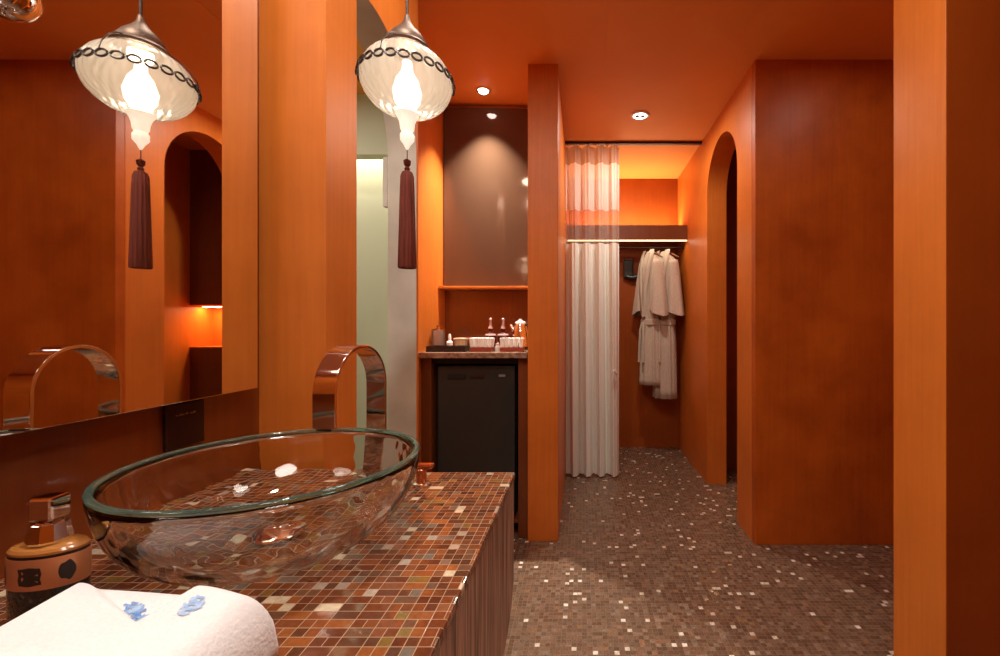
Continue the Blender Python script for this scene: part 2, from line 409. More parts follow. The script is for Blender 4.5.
sbox('trim_2', M['cream'], -0.766, -0.7505, 1.693, 1.712, 1.61, 1.80)
bm = B(); prism(bm, [(-0.64, 1.7165), (-0.87, 2.34), (-0.87, 2.9), (-0.97, 2.9), (-0.97, 2.2), (-0.75, 1.7165)], 'z', 0, CEIL)
struct('wall_bar_left', bm, None, mats=[V, M['green']], facemat=lambda f: 1 if f.normal.x < -0.3 else 0)
# green room
sbox('wall_green_back', M['green'], -2.4, -0.971, 3.0, 3.08, 0, CEIL)
sbox('wall_green_left', M['green'], -2.45, -2.4, 0.9, 3.08, 0, CEIL)
sbox('wall_green_front', M['green'], -2.4, -0.908, 0.85, 0.9, 0, CEIL)
sbox('trim_3', M['green'], -2.4, -0.971, 2.66, 2.74, 2.187, CEIL)
# bar alcove and the pier between bar and closet
sbox('wall_bar_back', V, -0.869, -0.291, 2.80, 2.88, 0, CEIL)
sbox('wall_pier', V, -0.29, -0.128, 2.35, 4.18, 0, CEIL, bevel=0.003)
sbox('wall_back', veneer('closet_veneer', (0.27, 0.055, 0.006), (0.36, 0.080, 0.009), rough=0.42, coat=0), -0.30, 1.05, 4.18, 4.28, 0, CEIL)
# corridor wall with the tall arch
arch_wall('wall_right_arch', 2.36, 4.18, 2.58, 3.20, 2.09, 0.91, 1.05, [V], lambda f: 0)
sbox('wall_right_front', M['veneer_red'], 0.91, 1.90, 2.31, 2.3595, 0, CEIL, bevel=0.003)
sbox('wall_right_side', V, 1.90, 1.95, -0.8, 2.36, 0, CEIL)
sbox('wall_right_partition', V, 0.91, 1.90, 1.10, 1.287, 0, CEIL, bevel=0.003, mats=[V, M['veneer_shaded']], facemat=lambda f: 1 if f.normal.y < -0.5 else 0)
sbox('wall_near', M['veneer_red'], -2.45, 1.95, -0.86, -0.80, 0, CEIL)
# small room behind the arch, with a lit niche in its far wall
sbox('wall_side_room_right', V, 1.58, 1.63, 2.36, 3.75, 0, CEIL)
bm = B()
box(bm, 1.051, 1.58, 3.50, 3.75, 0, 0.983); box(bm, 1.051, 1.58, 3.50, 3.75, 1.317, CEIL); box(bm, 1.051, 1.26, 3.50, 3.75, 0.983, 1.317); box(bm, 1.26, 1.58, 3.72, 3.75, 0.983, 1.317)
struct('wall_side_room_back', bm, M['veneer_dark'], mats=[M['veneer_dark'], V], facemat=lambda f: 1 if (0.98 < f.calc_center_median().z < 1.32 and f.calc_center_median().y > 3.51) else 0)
sbox('trim_4', M['dark_metal'], -0.128, 0.91, 3.335, 3.365, 2.532, CEIL)

# ---------------------------------------------------------------- wall mirror and socket
t = thing('wall_mirror', 'large frameless mirror on the wall above the wash basin counter', 'mirror', (-0.77, 0.40, 1.003))
boxo('mirror_glass', M['mirror'], t, (-0.006, 0, -0.95, 0.645, 0, 1.37), bevel=0.0015)
boxo('backing_board', M['veneer_dark'], t, (-0.0365, -0.0065, -0.93, 0.625, 0.015, 1.355))
t = thing('socket_plate', 'square black socket plate on the glossy wall below the mirror', 'socket', (-0.806, 0.888, 0.952))
boxo('plate', simple('dark_brown_plastic', (0.030, 0.011, 0.007), 0.2), t, (0, 0.008, -0.043, 0.043, -0.045, 0.045), bevel=0.002)
bm = B()
for i, dy in enumerate((-0.022, -0.014, -0.008, 0.0, 0.010, 0.017)):
    box(bm, 0.008, 0.0086, dy-0.002, dy+0.003, 0.020, 0.0225 + 0.001*(i % 2))
obj('gold_marking', bm, M['gold_mark'], t)
t = thing('spot_lamp', 'small chrome spot lamp fixed high on the mirror', 'lamp', (-0.7695, 0.585, 1.597))
latheo('housing', M['chrome'], t, [(0.036, 0), (0.036, 0.006), (0.030, 0.018), (0.016, 0.026), (0, 0.028)], rot=(0, PI/2, 0))
latheo('lens', M['lens'], t, [(0.010, 0.0285), (0.009, 0.031), (0, 0.032)], rot=(0, PI/2, 0), loc=(0, 0, 0))

# ---------------------------------------------------------------- vanity
bm = B(); box(bm, -0.806, -0.16, -0.35, 1.055, 0.786, 0.80)
tag(obj('countertop', bm, M['counter'], bevel=0.0025), 'brown and red mosaic countertop under the glass wash basin', 'countertop')
t = thing('vanity_cabinet', 'brown ribbed wood vanity under the mosaic countertop', 'cabinet', (-0.48, 0.4, 0))
prof = [(-0.75, 0.02), (0.30, 0.02), (0.42, 0.10), (0.49, 0.30), (0.49, 0.44), (0.53, 0.50)]
bm = B()
ys = [(-0.75, 0.46), (0.47, 0.46)]
for i in range(1, 9):
    a = PI/2*i/8; ys.append((0.47+0.18*math.sin(a), 0.46 + 0.10*(1-math.cos(a))))
pts = ys + [(0.652, 0.785), (-0.75, 0.785)]
prism(bm, pts, 'x', -0.325, 0.305)
obj('body', bm, M['vanity_wood'], t, smooth=True)
bm = B(); prism(bm, pts, 'x', 0.3055, 0.317)
obj('front_panel', bm, M['vanity_wood'], t, bevel=0.001)
bm = B(); box(bm, -0.32, 0.20, -0.70, 0.40, 0, 0.459)
obj('plinth', bm, M['veneer_dark'], t)

# ---------------------------------------------------------------- glass basin
BX, BY, BZ = -0.48, 0.70, 0.8005
t = thing('glass_basin', 'round clear glass vessel basin with a green rim on the mosaic counter', 'basin', (BX, BY, BZ))
outer = []; inner = []
n = 22
for i in range(n+1):
    s = i/n
    r = 0.075 + (0.208-0.075)*math.sin(s*PI/2)**0.92 if s > 0 else 0.075
    z = 0.134*(1-math.cos(s*PI/2))**0.95
    outer.append((r, z))
for r, z in outer: inner.append((max(r-0.0105, 0.06), z+0.010))
inner[-1] = (outer[-1][0]-0.009, 0.134); 
prof = [(0, 0.0)] + outer + inner[::-1] + [(0, 0.010)]
bm = B(); lathe(bm, prof, 96)
obj('bowl', bm, M['bowl_glass'], t, smooth='all')
bm = B()
pr = []
for i in range(12):
    a = 2*PI*i/12; pr.append((0.2040 + 0.0050*math.cos(a), 0.1375 + 0.0036*math.sin(a)))
lathe(bm, pr, 96, closed=True)
obj('rim', bm, M['rim_glass'], t, smooth='all')
latheo('drain', M['chrome'], t, [(0.036, 0.0105), (0.036, 0.013), (0.030, 0.016), (0.022, 0.0165), (0.021, 0.013), (0, 0.012)])

# ---------------------------------------------------------------- faucet
t = thing('faucet', 'tall chrome faucet with a flat ribbon arched over the basin', 'faucet', (-0.467, 1.0, 0.80), rotz=-0.09)
path = [(0.0, 0.004)]
for i in range(1, 9): path.append((0.0, 0.22*i/8))
for i in range(1, 25):
    a = PI*i/24; path.append((-0.0875 + 0.0875*math.cos(a), 0.22 + 0.0875*math.sin(a)))
path += [(-0.175, 0.19), (-0.175, 0.157)]
bm = B(); th = 0.0035; L = []; R = []
for i, p in enumerate(path):
    a = path[max(i-1, 0)]; b_ = path[min(i+1, len(path)-1)]
    d = Vector((b_[0]-a[0], b_[1]-a[1])).normalized(); nn = Vector((-d.y, d.x))*th
    L.append((p[0]+nn.x, p[1]+nn.y)); R.append((p[0]-nn.x, p[1]-nn.y))
prev = None
for i in range(len(path)):
    q = [bm.verts.new((x, *P)) for x, P in ((-0.0225, L[i]), (0.0225, L[i]), (0.0225, R[i]), (-0.0225, R[i]))]
    if prev:
        for k in range(4): bm.faces.new((prev[k], prev[(k+1) % 4], q[(k+1) % 4], q[k]))
    else: bm.faces.new(q)
    prev = q
bm.faces.new(prev[::-1])
obj('spout', bm, M['chrome'], t, smooth=True, bevel=0.0008)
boxo('base_plate', M['chrome'], t, (-0.027, 0.027, -0.012, 0.012, 0.0005, 0.005))
boxo('aerator', M['dark_metal'], t, (-0.015, 0.015, -0.178, -0.172, 0.153, 0.1568), bevel=0.0005)
t = thing('tap_control', 'small copper faucet handle on the counter by the basin rim', 'tap', (-0.352, 0.965, 0.80))
latheo('base_ring', M['chrome'], t, [(0.017, 0.0005), (0.017, 0.006), (0.012, 0.008)])
latheo('post', M['copper_metal'], t, [(0.011, 0.008), (0.011, 0.036), (0.009, 0.038)])
bm = B(); box(bm, -0.010, 0.026, -0.010, 0.010, 0.0385, 0.048)
obj('lever', bm, M['copper_metal'], t, bevel=0.003)

# ---------------------------------------------------------------- soap dispenser
t = thing('soap_dispenser', 'dark oval soap bottle with copper band and chrome pump', 'soap dispenser', (-0.629, 0.520, 0.80), rotz=0.12)
OV = dict(sx=1.0, sy=0.62, seg=48)
latheo('bottle', M['black_gloss'], t, [(0.032, 0.0005), (0.037, 0.004), (0.038, 0.015), (0.038, 0.086), (0.037, 0.088)], **OV)
latheo('shoulder', M['amber'], t, [(0.0375, 0.0882), (0.038, 0.091), (0.035, 0.094), (0.024, 0.096), (0.018, 0.097)], **OV)
band = latheo('label_band', M['copper'], t, [(0.0384, 0.050), (0.0389, 0.051), (0.0389, 0.084), (0.0384, 0.085)], **OV)
def emblem(aa, zc, wdt, hgt, kind):
    bm = B(); n = 8
    loop = []
    for i in range(24):
        u = 2*PI*i/24
        if kind == 'oval': du, dz = math.cos(u), math.sin(u)*(1 + 0.12*math.cos(5*u))
        else:
            c, s = math.cos(u), math.sin(u); k = 1/max(abs(c), abs(s)); du, dz = c*k*(1+0.06*math.sin(6*u)), s*k*(1 + 0.07*math.cos(4*u))
        a = aa + du*wdt/0.039; loop.append((0.0392*math.cos(a), 0.0392*0.62*math.sin(a), zc+dz*hgt))
    vs = [bm.verts.new(p) for p in loop]; cv = bm.verts.new((0.0393*math.cos(aa), 0.0393*0.62*math.sin(aa), zc))
    for i in range(24): bm.faces.new((vs[i], vs[(i+1) % 24], cv))
    return obj('emblem', bm, M['dark_metal'], band)
emblem(-PI/2+0.05, 0.066, 0.011, 0.010, 'rect'); emblem(-0.62, 0.068, 0.009, 0.011, 'oval'); emblem(-PI+0.55, 0.066, 0.009, 0.011, 'rect')
latheo('collar', M['chrome'], t, [(0.018, 0.0972), (0.019, 0.100), (0.016, 0.119), (0.010, 0.122)], seg=10, smooth=False)
bm = B(); box(bm, -0.0125, 0.0125, -0.012, 0.012, 0.1225, 0.150)
obj('pump_head', bm, M['chrome'], t, bevel=0.003)
bm = B(); tube(bm, [(-0.010, 0.006, 0.142), (-0.030, 0.014, 0.142), (-0.036, 0.016, 0.138)], 0.0042)
obj('nozzle', bm, M['chrome'], t, smooth=True)

# ---------------------------------------------------------------- hand towel
t = thing('hand_towel', 'folded white hand towel with blue embroidery on the counter corner', 'towel', (-0.445, 0.38, 0.8005))
def sstep(e0, e1, x):
    x = min(max((x-e0)/(e1-e0), 0), 1); return x*x*(3-2*x)
P1 = (-0.118, 0.118); P2 = (0.021, 0.0425); P3 = (0.045, 0.103)
def side(a, b_, x, y): # positive to the left of a->b
    L_ = math.hypot(b_[0]-a[0], b_[1]-a[1]); return ((b_[0]-a[0])*(y-a[1]) - (b_[1]-a[1])*(x-a[0]))/L_
def towel_h(x, y):
    h = 0.050 + 0.004*math.sin(9*x+1) 
    sl = -side(P1, P2, x, y)     # toward the viewer
    sr = -side(P2, P3, x, y)     # toward the right
    fl = sstep(-0.001, 0.006, sl); fr = sstep(-0.001, 0.006, sr)
    f = max(fl, fr)
    h += (1-f)*0.010*sstep(0.03, 0.10, y) + 0.004
    h += f*(0.011 + 0.006*math.exp(-(((x-P1[0])**2+(y-P1[1])**2)/0.006)) + 0.010*math.exp(-(((x-0.05)**2+(y-0.09)**2)/0.0022)))
    return h
bm = B(); NX, NY = 110, 110; X0, X1, Y0, Y1 = -0.118, 0.122, -0.16, 0.118
top = []; 
for j in range(NY+1):
    row = []
    for i in range(NX+1):
        u, v = i/NX, j/NY
        # outline: the far edge leans toward the viewer on the right
        x = X0 + (X1-X0)*u; y = Y0 + (Y1 - 0.030*u - Y0)*v
        du = min((x-X0), 0.5*(X1-x)+0.0); dv = min(y-Y0, (Y1-0.030*u)-y)
        e = min(du, dv*0.9)
        k = sstep(0, 1, 1) if e > 0.018 else math.sqrt(max(1-(1-e/0.018)**2, 0))
        hz = towel_h(x, y)
        row.append(bm.verts.new((x, y, 0.010*(1-k) + hz*k if k < 1 else hz)))
    top.append(row)
for j in range(NY):
    for i in range(NX): bm.faces.new((top[j][i], top[j][i+1], top[j+1][i+1], top[j+1][i]))
edge = [top[0][i] for i in range(NX+1)] + [top[j][NX] for j in range(1, NY+1)] + [top[NY][i] for i in range(NX-1, -1, -1)] + [top[j][0] for j in range(NY-1, 0, -1)]
bot = [bm.verts.new((v.co.x, v.co.y, 0)) for v in edge]
for i in range(len(edge)):
    j = (i+1) % len(edge); bm.faces.new((edge[i], bot[i], bot[j], edge[j]))
bm.faces.new(bot[::-1])
obj('cloth', bm, M['towel'], t, smooth='all')
def patch(name, cx, cy, rx, ry, rot, seed, m='blue'):
    rnd = random.Random(seed); bm = B()
    for q in range(44):
        a = rnd.random()*2*PI; r = math.sqrt(rnd.random()); px = r*math.cos(a)*rx; py = r*math.sin(a)*ry
        X = cx + px*math.cos(rot)-py*math.sin(rot); Y = cy + px*math.sin(rot)+py*math.cos(rot)
        s = 0.0012 + 0.0016*rnd.random(); ang = rnd.random()*PI
        d = (math.cos(ang)*s*1.6, math.sin(ang)*s*1.6); e = (-math.sin(ang)*s*0.5, math.cos(ang)*s*0.5)
        vs = []
        for sx, sy in ((-1, -1), (1, -1), (1, 1), (-1, 1)):
            xx = X+d[0]*sx+e[0]*sy; yy = Y+d[1]*sx+e[1]*sy; vs.append(bm.verts.new((xx, yy, towel_h(xx, yy)+0.0012)))
        bm.faces.new(vs)
    return obj(name, bm, M[m], t)
patch('embroidery', -0.004, 0.063, 0.022, 0.0045, -0.52, 3)
patch('embroidery', 0.062, 0.052, 0.008, 0.011, 0.2, 5, 'pale_blue')

# ---------------------------------------------------------------- pendant lamp
PX, PY = -0.437, 1.10
t = thing('pendant_lamp', 'pleated glass pendant lamp with red tassel hanging over the counter', 'pendant lamp', (PX, PY, 1.76))
bm = B(); tube(bm, [(0, 0, CEIL-1.76-0.002), (0, 0, 0.16)], 0.0035, 8)
obj('cord', bm, M['dark_metal'], t, smooth=True)
latheo('ceiling_rose', M['bronze'], t, [(0.05, CEIL-1.76-0.001), (0.05, CEIL-1.76-0.012), (0.01, CEIL-1.76-0.03)])
latheo('cap', M['bronze'], t, [(0.054, 0.078), (0.057, 0.083), (0.050, 0.090), (0.047, 0.093), (0.046, 0.102), (0.035, 0.118), (0.018, 0.136), (0.009, 0.150), (0.006, 0.165), (0, 0.168)])
prof = []
for i in range(25):
    a = -PI/2*0.86 + (PI/2*0.86 + PI/2*0.70)*i/24
    prof.append((0.107*math.cos(a), 0.086*math.sin(a)))
bm = B(); lathe(bm, prof, 240, pleat=lambda a, z: 1 + 0.026*abs(math.sin(a*15 + 1.2*math.sin(z*30))) - 0.012)
for f in [f for f in bm.faces if len(f.verts) > 4]: bm.faces.remove(f)
obj('globe_shade', bm, M['shade'], t, smooth='all')
# chain of wire rings round the widest part, and hooked wire to the cap
ringc = B(); nr = 25; zb = 0.006; rb = 0.107*math.sqrt(1-(zb/0.086)**2)+0.005
for k in range(nr):
    a = 2*PI*k/nr; rr = 0.0098
    cpos = Vector((rb*math.cos(a), rb*math.sin(a), zb)); tx = Vector((-math.sin(a), math.cos(a), 0)); up = Vector((-0.25*math.cos(a), -0.25*math.sin(a), 1)).normalized()
    tube(ringc, [cpos + tx*rr*1.15*math.cos(2*PI*q/14) + up*rr*math.sin(2*PI*q/14) for q in range(14)], 0.0027, 6, closed=True)
obj('ring_band', ringc, M['dark_metal'], t, smooth=True)
for k in range(3):
    a = -PI/2 - 0.15 + k*2*PI/3
    pts = [(rb*math.cos(a), rb*math.sin(a), zb+0.01), (0.106*math.cos(a), 0.106*math.sin(a), 0.036), (0.090*math.cos(a), 0.090*math.sin(a), 0.059), (0.086*math.cos(a), 0.090*math.sin(a), 0.062), (0.068*math.cos(a), 0.068*math.sin(a), 0.080), (0.050*math.cos(a), 0.050*math.sin(a), 0.088)]
    bm = B(); tube(bm, pts, 0.0016, 6); obj('hanger_wire', bm, M['dark_metal'], t, smooth=True)
latheo('bulb', M['bulb'], t, [(0, -0.074), (0.016, -0.070), (0.030, -0.050), (0.034, -0.025), (0.026, 0.004), (0.013, 0.026), (0.011, 0.05)], seg=24)
latheo('finial', simple('glowing_crystal', (0.95, 0.9, 0.82), 0.15, emit=(1, 0.88, 0.70), es=0.8), t,
       [(0.030, -0.080), (0.022, -0.092), (0.018, -0.104), (0.0165, -0.118), (0.013, -0.126), (0.017, -0.133), (0.0165, -0.146), (0.008, -0.157), (0.004, -0.166), (0, -0.172)], seg=20)
bm = B(); tube(bm, [(0, 0, -0.170), (0, 0, -0.196)], 0.0012, 6); obj('thread', bm, M['tassel'], t)
latheo('bead', M['tassel'], t, [(0.003, -0.193), (0.009, -0.197), (0.008, -0.207), (0.004, -0.212), (0.007, -0.217), (0.005, -0.224)], seg=16)
latheo('tassel', M['tassel'], t, [(0.005, -0.222), (0.012, -0.226), (0.0155, -0.236), (0.0165, -0.26), (0.019, -0.36), (0.0215, -0.462), (0.020, -0.466), (0, -0.464)], seg=60,
       pleat=lambda a, z: 1 + 0.04*math.sin(15*a))
pl = bpy.data.lights.new('pendant_glow', 'POINT'); pl.energy = 0.42; pl.color = WARM; pl.shadow_soft_size = 0.025
po = bpy.data.objects.new('pendant_glow', pl); C.objects.link(po); po.location = (PX, PY, 1.76+0.066)

# ---------------------------------------------------------------- recessed ceiling lamps
t = thing('recessed_downlight', 'round white twin downlight in the corridor ceiling', 'ceiling light', (0.385, 2.92, CEIL), 'recessed ceiling lights')
bm = B(); lathe(bm, [(0.062, -0.0005), (0.062, -0.006), (0.055, -0.010), (0.046, -0.008), (0.046, -0.0005)], 40, closed=True); obj('trim_ring', bm, M['white_metal'], t, smooth=True)
latheo('lens', M['lens'], t, [(0.045, -0.001), (0.045, -0.006), (0, -0.006)], seg=32)
for s in (-1, 1):
    latheo('bulb_shield', M['dark_metal'], t, [(0.014, -0.0062), (0.014, -0.012), (0.006, -0.013), (0, -0.013)], seg=20, loc=(0.019*s, 0, 0))
t = thing('recessed_downlight', 'small bright downlight in the ceiling above the drinks alcove', 'ceiling light', (-0.585, 2.61, CEIL), 'recessed ceiling lights')
bm = B(); lathe(bm, [(0.040, -0.0005), (0.040, -0.005), (0.034, -0.008), (0.029, -0.006), (0.029, -0.0005)], 36, closed=True); obj('trim_ring', bm, M['chrome'], t, smooth=True)
latheo('lens', M['lens_cool'], t, [(0.028, -0.001), (0.028, -0.010), (0.018, -0.018), (0, -0.020)], seg=28)

# ---------------------------------------------------------------- drinks alcove
t = thing('bar_mirror', 'smoked mirror panel at the back of the drinks alcove', 'mirror', (-0.58, 2.776, 1.40), rotz=0.042)
boxo('mirror_glass', M['mirror_tint'], t, (-0.286, 0.286, -0.012, -0.004, 0, 1.12), bevel=0.001, )
boxo('backing_board', M['veneer_dark'], t, (-0.282, 0.282, -0.0035, 0.008, 0.004, 1.116))
tag(boxo('wall_shelf', M['veneer'], None, (-0.868, -0.292, 2.66, 2.798, 1.377, 1.392)), 'thin orange shelf below the smoked mirror in the drinks alcove', 'shelf')
tag(boxo('splash_panel', M['veneer_gloss'], None, (-0.866, -0.294, 2.785, 2.798, 1.012, 1.376)), 'glossy dark orange panel behind the drinks counter', 'panel')
t = thing('drinks_cabinet', 'dark cabinet with brown stone top holding the black minibar', 'cabinet', (-0.58, 2.55, 0))
boxo('stone_top', M['stone'], t, (-0.289, 0.289, -0.215, 0.234, 0.978, 1.010), bevel=0.004)
boxo('side_panel', M['veneer_dark'], t, (-0.289, -0.235, -0.17, 0.234, 0, 0.977))
boxo('side_panel', M['veneer_dark'], t, (0.235, 0.289, -0.17, 0.234, 0, 0.977))
boxo('shelf_board', M['veneer_dark'], t, (-0.234, 0.234, -0.16, 0.234, 0.08, 0.10))
boxo('back_panel', M['gasket'], t, (-0.234, 0.234, 0.215, 0.234, 0.101, 0.977))
boxo('top_rail', M['gasket'], t, (-0.234, 0.234, -0.155, 0.214, 0.945, 0.977))
t = thing('minibar_fridge', 'black minibar fridge inside the drinks cabinet', 'fridge', (-0.58, 2.55, 0.1005))
boxo('body', M['black_satin'], t, (-0.215, 0.215, -0.095, 0.20, 0.012, 0.83), bevel=0.006)
d = boxo('door', M['black_satin'], t, (-0.213, 0.213, -0.142, -0.098, 0.014, 0.832), bevel=0.008)
boxo('handle', M['gasket'], d, (-0.155, -0.055, -0.150, -0.1425, 0.760, 0.785), bevel=0.003)
boxo('handle', M['black_gloss'], d, (-0.035, 0.045, -0.148, -0.1425, 0.764, 0.780), bevel=0.003)
boxo('badge', M['grey_mark'], d, (0.125, 0.160, -0.1432, -0.1424, 0.772, 0.784), bevel=0)
for sx in (-1, 1):
    for sy in (-0.07, 0.17): latheo('foot', M['gasket'], t, [(0.015, 0.0), (0.015, 0.0125)], seg=12, loc=(0.18*sx, sy, 0))

ZT = 1.0105
t = thing('tray', 'dark rectangular tray on the left of the drinks counter', 'tray', (-0.735, 2.43, ZT))
bm = B(); box(bm, -0.105, 0.105, -0.06, 0.06, 0, 0.008)
for dims in ((-0.105, 0.105, -0.06, -0.052, 0.008, 0.03), (-0.105, 0.105, 0.052, 0.06, 0.008, 0.03), (-0.105, -0.097, -0.052, 0.052, 0.008, 0.03), (0.097, 0.105, -0.052, 0.052, 0.008, 0.03)): box(bm, *dims)
obj('tray_body', bm, M['dark_metal'], t)
bm = B(); box(bm, -0.095, 0.095, -0.05, 0.05, 0.0085, 0.011); obj('liner', bm, M['gasket'], t)
t = thing('glass_jar', 'frosted glass jar with knobbed lid behind the dark tray', 'jar', (-0.826, 2.525, ZT))
latheo('vessel', thin('frosted_glass', (0.85, 0.80, 0.74), 0.35, 0.5, 0.1), t, [(0, 0.0), (0.034, 0.0), (0.036, 0.004), (0.036, 0.115), (0.034, 0.115), (0.033, 0.006), (0, 0.006)], seg=32)
latheo('lid', M['clear_glass'], t, [(0.037, 0.1155), (0.037, 0.120), (0.010, 0.126), (0.006, 0.132), (0.010, 0.140), (0, 0.146)], seg=32)
t = thing('small_bottle', 'small white plastic bottle beside the frosted glass jar', 'bottle', (-0.782, 2.60, ZT))
latheo('body', M['white'], t, [(0, 0), (0.017, 0), (0.018, 0.004), (0.018, 0.045), (0.008, 0.055)], seg=24)
latheo('cap', M['white_metal'], t, [(0.009, 0.0555), (0.009, 0.080), (0.006, 0.092), (0, 0.094)], seg=20)
def cup(name, label, m, x, y, r, h):
    t = thing(name, label, 'cup', (x, y, ZT), 'cups on the drinks counter')
    latheo('body', m, t, [(0, 0), (r*0.80, 0), (r*0.97, h), (r*0.92, h), (r*0.76, 0.005), (0, 0.005)], seg=28)
    bm = B(); lathe(bm, [(r*0.97, h+0.0005), (r*1.06, h+0.002), (r*1.06, h+0.010), (r*0.6, h+0.012), (0, h+0.012)], 28); obj('lid', bm, M['beige'], t, smooth=True)
cup('paper_cup', 'beige lidded cup left of the marbled one on the drinks counter', M['beige'], -0.704, 2.56, 0.040, 0.058)
cup('paper_cup', 'marbled lidded cup right of the plain beige one', M['pattern_cup'], -0.628, 2.56, 0.030, 0.060)
def carafe(label, x, y):
    t = thing('decanter', label, 'decanter', (x, y, ZT), 'dark decanters on the drinks counter')
    latheo('body', M['wine_glass'], t, [(0, 0), (0.028, 0), (0.031, 0.005), (0.031, 0.078), (0.024, 0.092), (0.011, 0.104), (0.011, 0.120), (0.014, 0.122)], seg=28)
    latheo('collar', M['stopper'], t, [(0.030, 0.082), (0.033, 0.086), (0.028, 0.094), (0.024, 0.0935)], seg=28)
    latheo('stopper', M['stopper'], t, [(0.012, 0.1225), (0.014, 0.128), (0.008, 0.142), (0.0065, 0.170), (0.010, 0.180), (0, 0.190)], seg=18)
carafe('dark decanter nearer the cups, one of two with glass stoppers', -0.540, 2.60)
carafe('dark decanter nearer the kettle, one of two with glass stoppers', -0.466, 2.60)
def sachet_box(label, x, y, wd):
    t = thing('sachet_box', label, 'box', (x, y, ZT), 'sachet boxes on the drinks counter')
    bm = B(); box(bm, -wd, wd, -0.045, 0.045, 0, 0.022); obj('tray_base', bm, M['red_box'], t, bevel=0.002)
    for i in range(5):
        k = -wd + 0.012 + i*(2*wd-0.024)/4
        bm = B(); vs = box(bm, -0.010, 0.010, -0.038, 0.038, 0.0, 0.052)
        obj('sachet', bm, M['white'], t, loc=(k, 0, 0.0225), rot=(0, 0.10*(i-2)/2, 0), bevel=0.003)
sachet_box('box of white sachets in front of the two decanters', -0.553, 2.44, 0.060)
sachet_box('box of white sachets in front of the kettle', -0.385, 2.44, 0.062)
t = thing('sugar_jar', 'tiny white jar between the two sachet boxes', 'jar', (-0.470, 2.46, ZT))
latheo('body', M['white_metal'], t, [(0, 0), (0.014, 0), (0.016, 0.020), (0.012, 0.032)], seg=20)
latheo('lid', M['stopper'], t, [(0.013, 0.0325), (0.012, 0.040), (0.004, 0.044), (0.005, 0.050), (0, 0.052)], seg=20)
t = thing('electric_kettle', 'shiny steel kettle with black handle beside the orange pier', 'kettle', (-0.365, 2.61, ZT))
latheo('base', M['black_satin'], t, [(0.055, 0), (0.055, 0.016), (0.050, 0.018)], seg=32)
latheo('body', M['chrome'], t, [(0.052, 0.0185), (0.053, 0.03), (0.046, 0.10), (0.036, 0.15), (0.032, 0.155)], seg=36)
latheo('lid', M['white_metal'], t, [(0.032, 0.1555), (0.028, 0.166), (0.010, 0.172), (0.009, 0.18), (0, 0.182)], seg=28)
bm = B(); tube(bm, [(0.036, -0.01, 0.148), (0.055, -0.02, 0.156), (0.068, -0.02, 0.14), (0.068, -0.02, 0.09), (0.052, -0.01, 0.06)], 0.007, 10)
obj('handle', bm, M['black_satin'], t, smooth=True)
bm = B(); tube(bm, [(-0.038, 0, 0.11), (-0.054, 0, 0.135), (-0.058, 0, 0.15)], [0.014, 0.010, 0.007], 12)
obj('spout', bm, M['chrome'], t, smooth=True)

# ---------------------------------------------------------------- closet: shelf, rail, curtain, robes
t = thing('closet_shelf', 'orange shelf with a lit underside across the back of the closet', 'shelf', (0.391, 3.8, 1.89))
boxo('board', M['veneer'], t, (-0.518, 0.518, 0.021, 0.379, 0.105, 0.132))
boxo('fascia', M['veneer_dark'], t, (-0.518, 0.518, 0.0, 0.020, 0.005, 0.132))  # darker veneer paints in the shade on the backlit shelf front
boxo('light_strip', M['led'], t, (-0.516, 0.516, 0.004, 0.016, -0.006, 0.0045), bevel=0)
boxo('light_strip', M['led'], t, (-0.50, 0.50, 0.30, 0.312, 0.1325, 0.142), bevel=0)
t = thing('hanging_rail', 'dark metal hanging rail under the closet shelf', 'rail', (0.391, 3.93, 1.85))
bm = B(); tube(bm, [(-0.515, 0, 0), (0.515, 0, 0)], 0.008, 12); obj('rod', bm, M['dark_metal'], t, smooth=True)
for s in (-1, 1):
    latheo('flange', M['dark_metal'], t, [(0.018, 0), (0.018, 0.006), (0.010, 0.007)], seg=16, rot=(0, -s*PI/2, 0), loc=(0.518*s, 0, 0))

t = thing('curtain', 'white curtain with a sheer top drawn aside at the closet', 'curtain', (0.08, 3.35, 0))
def curtain_y(x, z):
    ph = (x+0.21)/0.42
    amp = 0.026 + 0.016*(1 - z/2.5)
    return amp*math.sin(ph*2*PI*4.2 + 0.5*math.sin(z*1.3)) + 0.008*math.sin(ph*2*PI*12.3 + z*1.1)
def curtain_piece(name, m, z0, z1, nz, x0=-0.205, x1=0.205, parent=None, flare=0.0, off=0, jag=0):
    bm = B(); rows = []
    for j in range(nz+1):
        row = []
        for i in range(121):
            u = i/120; z = z0 + (z1-z0)*j/nz
            if jag and j == 0: z += jag*math.sin(u*2*PI*4.2)
            x = x0 + (x1-x0)*u
            row.append(bm.verts.new((x, curtain_y(x, z)+off, z)))
        rows.append(row)
    for j in range(nz):
        for i in range(120): bm.faces.new((rows[j][i], rows[j][i+1], rows[j+1][i+1], rows[j+1][i]))
    return obj(name, bm, m, parent or t, smooth='all')
curtain_piece('header_tape', M['tape'], 2.385, 2.515, 4)
curtain_piece('sheer_panel', M['sheer'], 2.03, 2.3845, 8, jag=0.0)
curtain_piece('net_panel', M['net'], 1.78, 2.0295, 8)
drape = curtain_piece('drape', M['drape'], 0.015, 1.7795, 50)
for i in range(6):
    x = -0.185 + 0.074*i; y = curtain_y(x, 2.5)
    bm = B(); tube(bm, [(x, y, 2.505), (x, y*0.5, 2.522), (x, 0, 2.531)], 0.004, 8); obj('hook', bm, M['white_metal'], t, smooth=True)
bm = B(); tube(bm, [(0.16, curtain_y(0.16, .8)-0.03, 0.82), (0.17, curtain_y(0.17, .8)-0.035, 0.80), (0.19, curtain_y(0.19, .8)-0.03, 0.785)], [0.006, 0.010, 0.006], 8)
obj('tieback_knot', bm, M['white'], t, smooth=True)

